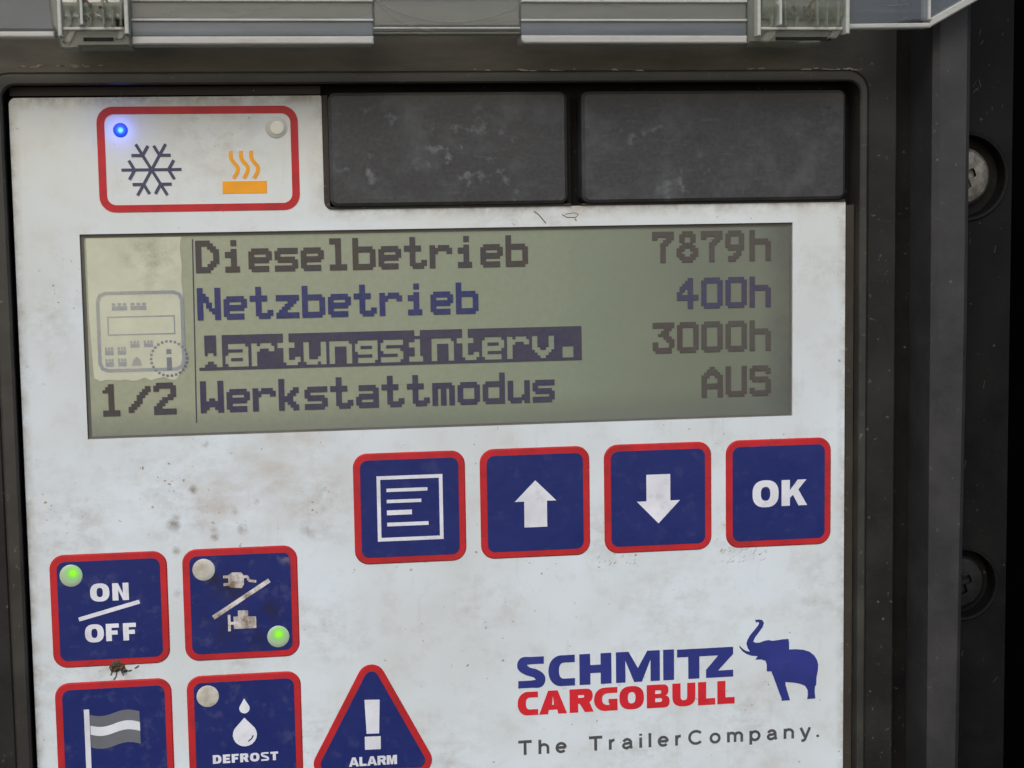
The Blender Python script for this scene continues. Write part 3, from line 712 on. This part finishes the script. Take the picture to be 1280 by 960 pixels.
def drop(cx, ytop, ybot, r):
    P = [(cx, ytop)]; cy = ybot + r
    for i in range(15):
        a = math.radians(35 - 250 * i / 14); P.append((cx + r * math.cos(a), cy + r * math.sin(a)))
    return P
b = MB(); b.prism(drop(BX - .03, CY + 3.9, CY + 2.0, .64), H0, H1)
hl = stroke([(BX + .95, CY - .85), (BX + .75, CY - 1.25), (BX + .3, CY - 1.6)], .16)
b.prism(drop(BX - .08, CY + 1.45, CY - 2.2, 1.48), H0, H1, holes=[hl]); b.build('key_symbol', M_print, k8)
b = MB(); xx = BX - 4.1
for c, w_ in zip('DEFROST', (1.05, .9, .85, 1.05, 1.15, 1.0, .95)): put(b, c, xx, CY - 4.2, w_, 1.1, .38, .27, H0, .04); xx += w_ + .18
b.build('key_lettering', M_print, k8)
# alarm key
tri = rounded([(-19.45, -34.1), (-10.9, -50.6), (-28.1, -50.2)], [1.75, 1.75, 1.75], 8)
k9 = MB().prism(tri, -.02, .14, cham=.08).build('key', M_red, unit, label='triangular blue key lettered ALARM with a white exclamation mark')
MB().prism(inset(ccw(tri), .86), .12, .215, cham=.03).build('key_face', M_blue, k9)
b = MB().prism([(-20.42, -40.55), (-18.52, -40.62), (-18.68, -44.96), (-20.25, -44.92)], H0, H1).prism([(-20.49, -45.28), (-18.5, -45.33), (-18.52, -47.0), (-20.5, -46.97)], H0, H1); b.build('key_symbol', M_print, k9)
b = MB(); xx = -22.55
for c, w_ in zip('ALARM', (1.25, .9, 1.25, 1.1, 1.3)): put(b, c, xx, -49.05, w_, 1.18, .36, .28, H0, .04); xx += w_ + .06
b.build('key_lettering', M_print, k9)

# ------------------------------------------------------------------ cooling / heating indicator
rb = MB().prism(rrect(-50.4, 20.63, -26.7, 33.12, 1.9, 8), -.02, .06, holes=[rrect(-49.5, 21.5, -27.6, 32.22, 1.1, 8)]).build('indicator_field', M_red, unit, label='red outlined field with snowflake and heating symbols')
b = MB(); cx, cy = -44.19, 25.65
for k in range(3):
    a = math.radians(60 * k); L = 3.52 if k == 0 else 3.5; d = (math.cos(a) * L, math.sin(a) * L)
    b.prism(stroke([(cx - d[0], cy - d[1]), (cx + d[0], cy + d[1])], .36), 0, .05 + .01 * k)
for k in range(6):
    a = math.radians(60 * k); P = []
    for sgn in (1, None, -1):
        if sgn is None: P.append((cx + 1.98 * math.cos(a), cy + 1.98 * math.sin(a)))
        else:
            t = a + sgn * math.radians(60); P.append((cx + 1.98 * math.cos(a) + 1.3 * math.cos(t), cy + 1.98 * math.sin(a) + 1.3 * math.sin(t)))
    b.prism(stroke(P, .36), 0, .09)
b.build('snowflake_symbol', M_slate, rb)
b = MB().prism(rrect(-35.9, 22.7, -30.62, 24.17), 0, .05)
for k in range(3):
    x = -34.8 + 1.21 * k; b.prism(stroke(spline([(x, 27.8), (x, 27.0), (x + .25, 26.5), (x + .72, 25.9), (x + .7, 25.3), (x + .25, 24.5)], 5), .46), 0, .05)
b.build('heating_symbol', M_orange, rb)
led_window(-47.65, 30.36, rb, led('blue led', -47.65, 30.36, .3, (.12, .75, 1.0, 1), (.0, .09, 1.0, 1), srgb(14, 30, 130), 2.6, .5, 1.15), .85, .02, 'lit blue lamp')
M_lens2 = ink('grey unlit lens', (176, 176, 168), (196, 190, 175), .5, .4, seed=5)
q = led_window(-29.3, 30.54, rb, M_lens2, 1.32, .0, 'unlit grey lamp')
MB().lathe(-29.2, 30.5, [(.8, .1), (.8, .2), (.6, .24), (0.005, .25)], 28).build('lamp_centre', ink('pale lamp centre', (205, 203, 190), (180, 170, 150), .4, seed=8), rb, True)
# the blue lamp is lit: its light falls on the sheet round it
pl_ = bpy.data.lights.new('blue_lamp_light', 'POINT'); pl_.color = (.12, .16, 1.0); pl_.energy = 1.6e-4; pl_.shadow_soft_size = .25 * MM
po = bpy.data.objects.new('blue_lamp_light', pl_); C.objects.link(po); po.location = W(-47.65, 30.36, 1.15)

# ------------------------------------------------------------------ printed lettering at the lower right
b = MB()
for c, x0, x1, v, t in (('S', -1.0, 2.62, 1.35, .95), ('C', 3.02, 6.43, 1.35, .95), ('H', 7.03, 11.18, 1.4, 1.05), ('M', 11.78, 17.52, 1.22, 1.0), ('I', 17.97, 19.4, 1.42, 1.0)):
    put(b, c, x0, -40.25, x1 - x0, 4.0, v, t, 0, .05)
b.prism([(19.8, -36.33), (27.22, -36.33), (27.22, -37.27), (25.2, -39.36), (27.22, -39.36), (27.22, -40.25), (23.62, -40.25), (23.62, -39.2), (25.25, -37.35), (22.73, -37.35), (22.73, -40.25), (21.27, -40.25), (21.27, -37.35), (19.8, -37.35)], 0, .05)
b.build('blue_lettering', M_bluelogo, panel)
b = MB()
for c, x0, x1, v, t in (('C', -1.0, 1.62, 1.05, .75), ('A', 1.75, 5.35, 1.15, .8), ('R', 5.7, 8.8, 1.1, .8), ('G', 8.88, 11.93, 1.05, .75), ('O', 12.19, 15.4, 1.1, .78), ('B', 15.78, 18.78, 1.1, .75), ('U', 19.15, 22.19, 1.08, .8), ('L', 22.55, 24.82, 1.08, .85), ('L', 25.11, 27.4, 1.08, .85)):
    put(b, c, x0, -43.82, x1 - x0, 3.05, v, t, 0, .05)
b.build('red_lettering', M_redlogo, panel)
ELE = [(30.09, -32.96), (30.69, -32.91), (31.12, -33.02), (31.34, -33.42), (31.13, -33.96), (30.64, -34.61), (30.16, -35.22), (29.88, -35.8), (30.24, -35.97), (30.8, -35.96), (31.36, -35.78), (31.93, -35.69), (32.49, -35.83), (33.06, -35.79), (33.76, -35.7), (34.61, -35.69), (34.7, -36.15), (34.71, -37.1), (35.61, -37.1), (36.6, -37.22), (37.45, -37.53), (38.09, -38.05), (38.48, -38.69), (38.63, -39.34), (38.58, -40.13), (38.41, -41.0), (38.38, -42.0), (38.21, -42.18), (38.16, -42.87), (38.26, -43.8), (37.17, -43.82), (37.26, -43.17), (37.2, -42.59), (36.88, -42.05), (36.23, -41.74), (35.38, -41.53), (34.67, -41.43), (34.22, -41.4), (34.23, -41.76), (34.48, -42.62), (34.84, -43.84), (33.69, -43.85), (33.71, -43.57), (33.35, -42.64), (32.84, -41.2), (32.33, -39.86), (31.72, -39.83), (31.71, -38.91), (31.53, -38.41), (30.97, -38.2), (30.19, -38.18), (30.51, -37.75), (29.69, -37.64), (28.98, -37.36), (28.44, -36.94), (28.1, -36.51), (28.05, -36.19), (28.41, -36.58), (28.91, -36.96), (29.47, -37.1), (29.19, -36.64), (29.0, -36.07), (29.1, -35.61), (29.45, -34.98), (30.01, -34.33), (30.52, -33.75), (30.71, -33.39), (30.56, -33.2), (30.28, -33.32), (30.26, -33.09)]
MB().prism(ELE, 0, .05).build('elephant_emblem', M_bluelogo, panel)
# the slogan: letters drawn as even strokes (cap height 1, x height .73)
XH = .73
def arc(cx, cy, rx, ry, a0, a1, n=14): return [(cx + rx * math.cos(math.radians(a0 + (a1 - a0) * i / n)), cy + ry * math.sin(math.radians(a0 + (a1 - a0) * i / n))) for i in range(n + 1)]
GRO = {
'T': (.80, [[(.40, 0), (.40, .93)], [(0, .93), (.80, .93)]]),
'h': (.62, [[(.08, 0), (.08, 1.0)], [(.08, .40)] + arc(.32, .42, .24, .24, 165, 0, 10) + [(.56, 0)]]),
'e': (.66, [[(.10, .37), (.60, .37)], arc(.33, .365, .26, .30, 0, 320, 22)]),
'r': (.40, [[(.08, 0), (.08, XH)], [(.08, .42)] + arc(.32, .40, .24, .27, 160, 85, 6)]),
'a': (.64, [arc(.30, .44, .22, .22, 165, 10, 10) + [(.53, .12), (.58, .0)], [(.52, .42), (.30, .37)] + arc(.25, .21, .18, .16, 95, 310, 12) + [(.52, .16)]]),
'i': (.16, [[(.08, 0), (.08, XH)], [(.08, .86), (.08, 1.0)]]),
'l': (.16, [[(.08, 0), (.08, 1.0)]]),
'C': (.90, [arc(.47, .5, .40, .44, 42, 318, 24)]),
'o': (.68, [arc(.34, .365, .26, .30, 0, 180, 14), arc(.34, .365, .26, .30, 180, 360, 14)]),
'm': (.98, [[(.08, 0), (.08, XH)], [(.08, .42)] + arc(.285, .44, .205, .22, 165, 0, 10) + [(.49, 0)], [(.49, .42)] + arc(.695, .44, .205, .22, 165, 0, 10) + [(.90, 0)]]),
'p': (.68, [[(.08, -.27), (.08, XH)], arc(.34, .365, .26, .30, 0, 180, 14), arc(.34, .365, .26, .30, 180, 360, 14)]),
'n': (.62, [[(.08, 0), (.08, XH)], [(.08, .40)] + arc(.32, .42, .24, .24, 165, 0, 10) + [(.56, 0)]]),
'y': (.62, [[(.04, XH), (.32, .02)], [(.60, XH), (.30, -.12), (.22, -.20), (.08, -.20)]]),
'.': (.16, [[(.08, 0), (.08, .15)]])}
CAPH = 1.86
def slogan(body, x, y, x_end, name, mat, parent):
    gap = .40; spc = .78
    wid = sum(spc if c == ' ' else GRO[c][0] for c in body) + gap * (len([c for c in body]) - 1)
    k = (x_end - x) / (wid * CAPH); b = MB(); X = 0
    for c in body:
        if c == ' ': X += spc + gap * .4; continue
        w_, st = GRO[c]
        for q, P in enumerate(st):
            b.prism(stroke([(x + (X + px) * CAPH * k, y + py * CAPH) for px, py in P], .345 if len(P) > 2 else .37), 0, .03 + .01 * q)
        X += w_ + gap
    return b.build(name, mat, parent)
slogan('The TrailerCompany.', -1.0, -48.98, 39.3, 'grey_lettering', M_slogan, panel)

# ------------------------------------------------------------------ hinged clear cover, folded up
cov = MB().prism([(-80, 41.0), (-53.6, 41.0), (-50, 40.6), (38.1, 40.9), (49.1, 42.3), (50.2, 42.5), (62, 49.2), (74, 56), (74, 62), (-80, 62)], 7.6, 9.4, cham=.3).build('clear_cover', M_clear, unit, label='scratched clear plastic cover hinged up above the keypad')
def cp(name, P, h0, h1, m, ch=.15): return MB().prism(P, h0, h1, cham=ch).build(name, m, cov)
cp('cover_edge', [(-80, 40.3), (-53.8, 40.32), (-53.8, 40.95), (-80, 40.95)], 7.2, 9.6, M_edge)
cp('cover_edge', [(-45.2, 39.42), (-18.05, 39.44), (-18.05, 40.32), (-45.2, 40.3)], 6.4, 10.4, M_edge)
cp('cover_edge', rounded([(-.85, 39.5), (26.2, 39.47), (26.2, 40.35), (-.85, 40.4)], [.5, 0, 0, 0]), 6.4, 10.4, M_edge)
cp('cover_edge', [(38.0, 41.2), (49.2, 41.37), (49.3, 41.95), (38.0, 41.8)], 7.2, 9.6, M_edge)
cp('cover_edge', [(49.2, 41.37), (62.2, 48.4), (61.8, 49.2), (49.3, 42.5)], 7.2, 9.6, M_edge)
for x0, x1 in ((-45.2, -18.05), (-.85, 26.2)):
    cp('cover_rail', rrect(x0, 40.34, x1, 42.0), 6.6, 10.0, M_clear, .1)
    cp('cover_ridge', rrect(x0, 42.04, x1, 42.3), 7, 10.3, M_edge, .05)
    cp('cover_rail', rrect(x0, 42.34, x1, 44.2), 6.8, 9.9, M_milky, .1)
    cp('cover_ridge', rrect(x0 + .1, 44.25, x1, 44.5), 7, 10.3, M_edge, .05)
cp('cover_ridge', rrect(-18.0, 40.62, -.9, 40.85), 7, 9.7, M_milky, .05)
cp('cover_ridge', rrect(-18.0, 41.2, -.9, 41.4), 7, 9.75, M_edge, .05)
cp('cover_rail', rrect(-18.0, 41.45, -.9, 44.5), 7, 9.8, M_milky, .2)
cp('cover_edge', rrect(48.9, 42.3, 49.25, 50), 7.4, 9.8, M_edge, .08)
cp('cover_edge', rrect(38.5, 42.0, 38.85, 50), 7.4, 9.8, M_edge, .08)
b = MB()
for i in range(46):
    x, y, l, a = random.uniform(-72, 45), random.uniform(41.6, 47), random.uniform(.5, 3.5), random.uniform(-.5, .5) + random.choice((0, 0, .9))
    b.prism(stroke([(x, y), (x + l * .5 * math.cos(a), y + l * .5 * math.sin(a)), (x + l * math.cos(a + .1), y + l * math.sin(a + .1))], random.uniform(.03, .07)), 10.31 if (-45 < x < -18 or -1 < x < 26) else 9.85, 10.36 if (-45 < x < -18 or -1 < x < 26) else 9.89)
b.prism(stroke(arc(-10, 47.5, 8.6, 6.6, 200, 262, 14), .09), 9.9, 9.95).prism(stroke(arc(-9, 50, 12, 8.0, 215, 325, 20), .07), 10.0, 10.05)
q = b.build('cover_scratches', M_milky, cov); q['kind'] = 'stuff'
def knuckle(P, x0, x1, label):
    k = MB().prism(P, 5.6, 10.6, cham=.25).build('hinge_knuckle', M_tray, cov, label=label)
    MB().barrel(x0 + .7, x1 - .7, 43.6, 10.4, 1.5).build('hinge_barrel', M_tray, cov, True)
    b = MB()
    b.prism(rrect(x0 + .1, 40.2, x0 + .5, 50), 10, 12.0, cham=.1).prism(rrect(x1 - .55, 40.4, x1 - .1, 50), 10, 12.2, cham=.1)
    b.prism(rrect(x0 + .6, 40.9, x1 - .7, 41.25), 10, 11.4, cham=.1).prism(rrect(x0 + 2.6, 41.4, x0 + 2.9, 50), 10, 12.6, cham=.08)
    b.build('hinge_web', M_edge, cov)
    # moulded inner ribs, some slanted, and a chipped lump of grit
    g = MB(); w_ = x1 - x0
    for u, d, hh in ((.16, .25, 11.6), (.30, -.3, 12.1), (.44, .1, 11.3), (.63, -.15, 12.4), (.74, .5, 11.8), (.86, .2, 12.0)):
        xa = x0 + w_ * u; g.prism([(xa, 41.3), (xa + .28, 41.3), (xa + .28 + d, 47), (xa + d, 47)], 10.2, hh, cham=.09)
    g.prism([(x0 + w_ * .05, 39.6), (x0 + w_ * .16, 39.5), (x0 + w_ * .28, 41.2), (x0 + w_ * .17, 41.3)], 10.2, 11.0, cham=.12)
    g.prism([(x1 - w_ * .22, 39.9), (x1 - w_ * .12, 39.9), (x1 - w_ * .02, 41.3), (x1 - w_ * .14, 41.3)], 10.2, 11.1, cham=.12)
    g.build('hinge_rib', M_tray, cov)
    g = MB()
    for i in range(16): fleck(g, x0 + w_ * random.uniform(.35, .7), random.uniform(42.2, 44.6), random.uniform(.08, .28), 12.0, .12)
    q = g.build('grit', M_dirt, cov); q['kind'] = 'stuff'
    MB().prism(rrect(x0 + 2.7, 39.75, x1 - 1.9, 40.15), 10.4, 10.75).build('hinge_slot', M_pit, cov)
    return k
knuckle([(-53.9, 41.4), (-53.4, 40.5), (-53.1, 39.0), (-52.9, 38.85), (-51.1, 38.85), (-51.0, 39.1), (-45.3, 39.15), (-45.3, 48), (-54.5, 48)], -53.2, -45.3, 'left clear hinge knuckle of the cover')
knuckle([(26.25, 48), (26.25, 39.45), (32.4, 39.4), (32.6, 39.25), (35.0, 39.3), (38.0, 41.2), (38.4, 48)], 26.9, 38.3, 'right clear hinge knuckle of the cover')
MB().prism(rrect(-46.9, 40.9, -45.55, 42.2), 10.5, 10.8).build('hinge_slot', M_pit, cov)

# ------------------------------------------------------------------ crumb of dirt stuck under the ON OFF key
ROOTSAVE = ROOT
ROOT = (-50.4, -35.4, 0.0)
crumb = bpy.data.objects.new('dirt_crumb', None); C.objects.link(crumb); crumb.location = W(*ROOT)
crumb['label'] = 'dark brown crumb of dirt stuck between the ON OFF key and the flag key'; crumb['category'] = 'dirt'
b = MB(); random.seed(5)
for x, y, r in ((-50.9, -34.4, .55), (-50.4, -34.3, .5), (-51.1, -34.9, .4), (-50.0, -34.8, .42), (-49.6, -35.2, .3), (-50.6, -34.9, .45)):
    n = 9; prof = [(r, .0), (r * .85, .25), (r * .45, .45), (.01, .5)]
    base = len(b.v); b.lathe(x, y, prof, n)
    for i in range(base, len(b.v)):
        vx, vy, vh = b.v[i]; b.v[i] = (vx + random.uniform(-.12, .12), vy + random.uniform(-.1, .1), vh * random.uniform(.6, 1.2))
b.build('clump', M_dirt, crumb)
b = MB()
for P in ([(-49.9, -34.9), (-49.2, -35.3), (-48.8, -35.2)], [(-51.1, -35.1), (-51.3, -35.7)], [(-50.5, -35.1), (-50.7, -35.9), (-51.0, -36.3)], [(-50.1, -35.1), (-49.8, -35.8)], [(-48.4, -35.0), (-47.9, -34.7)]):
    b.prism(stroke(P, .14), -.01, .1)
b.build('crumb_strand', M_dirt, crumb)
ROOT = ROOTSAVE
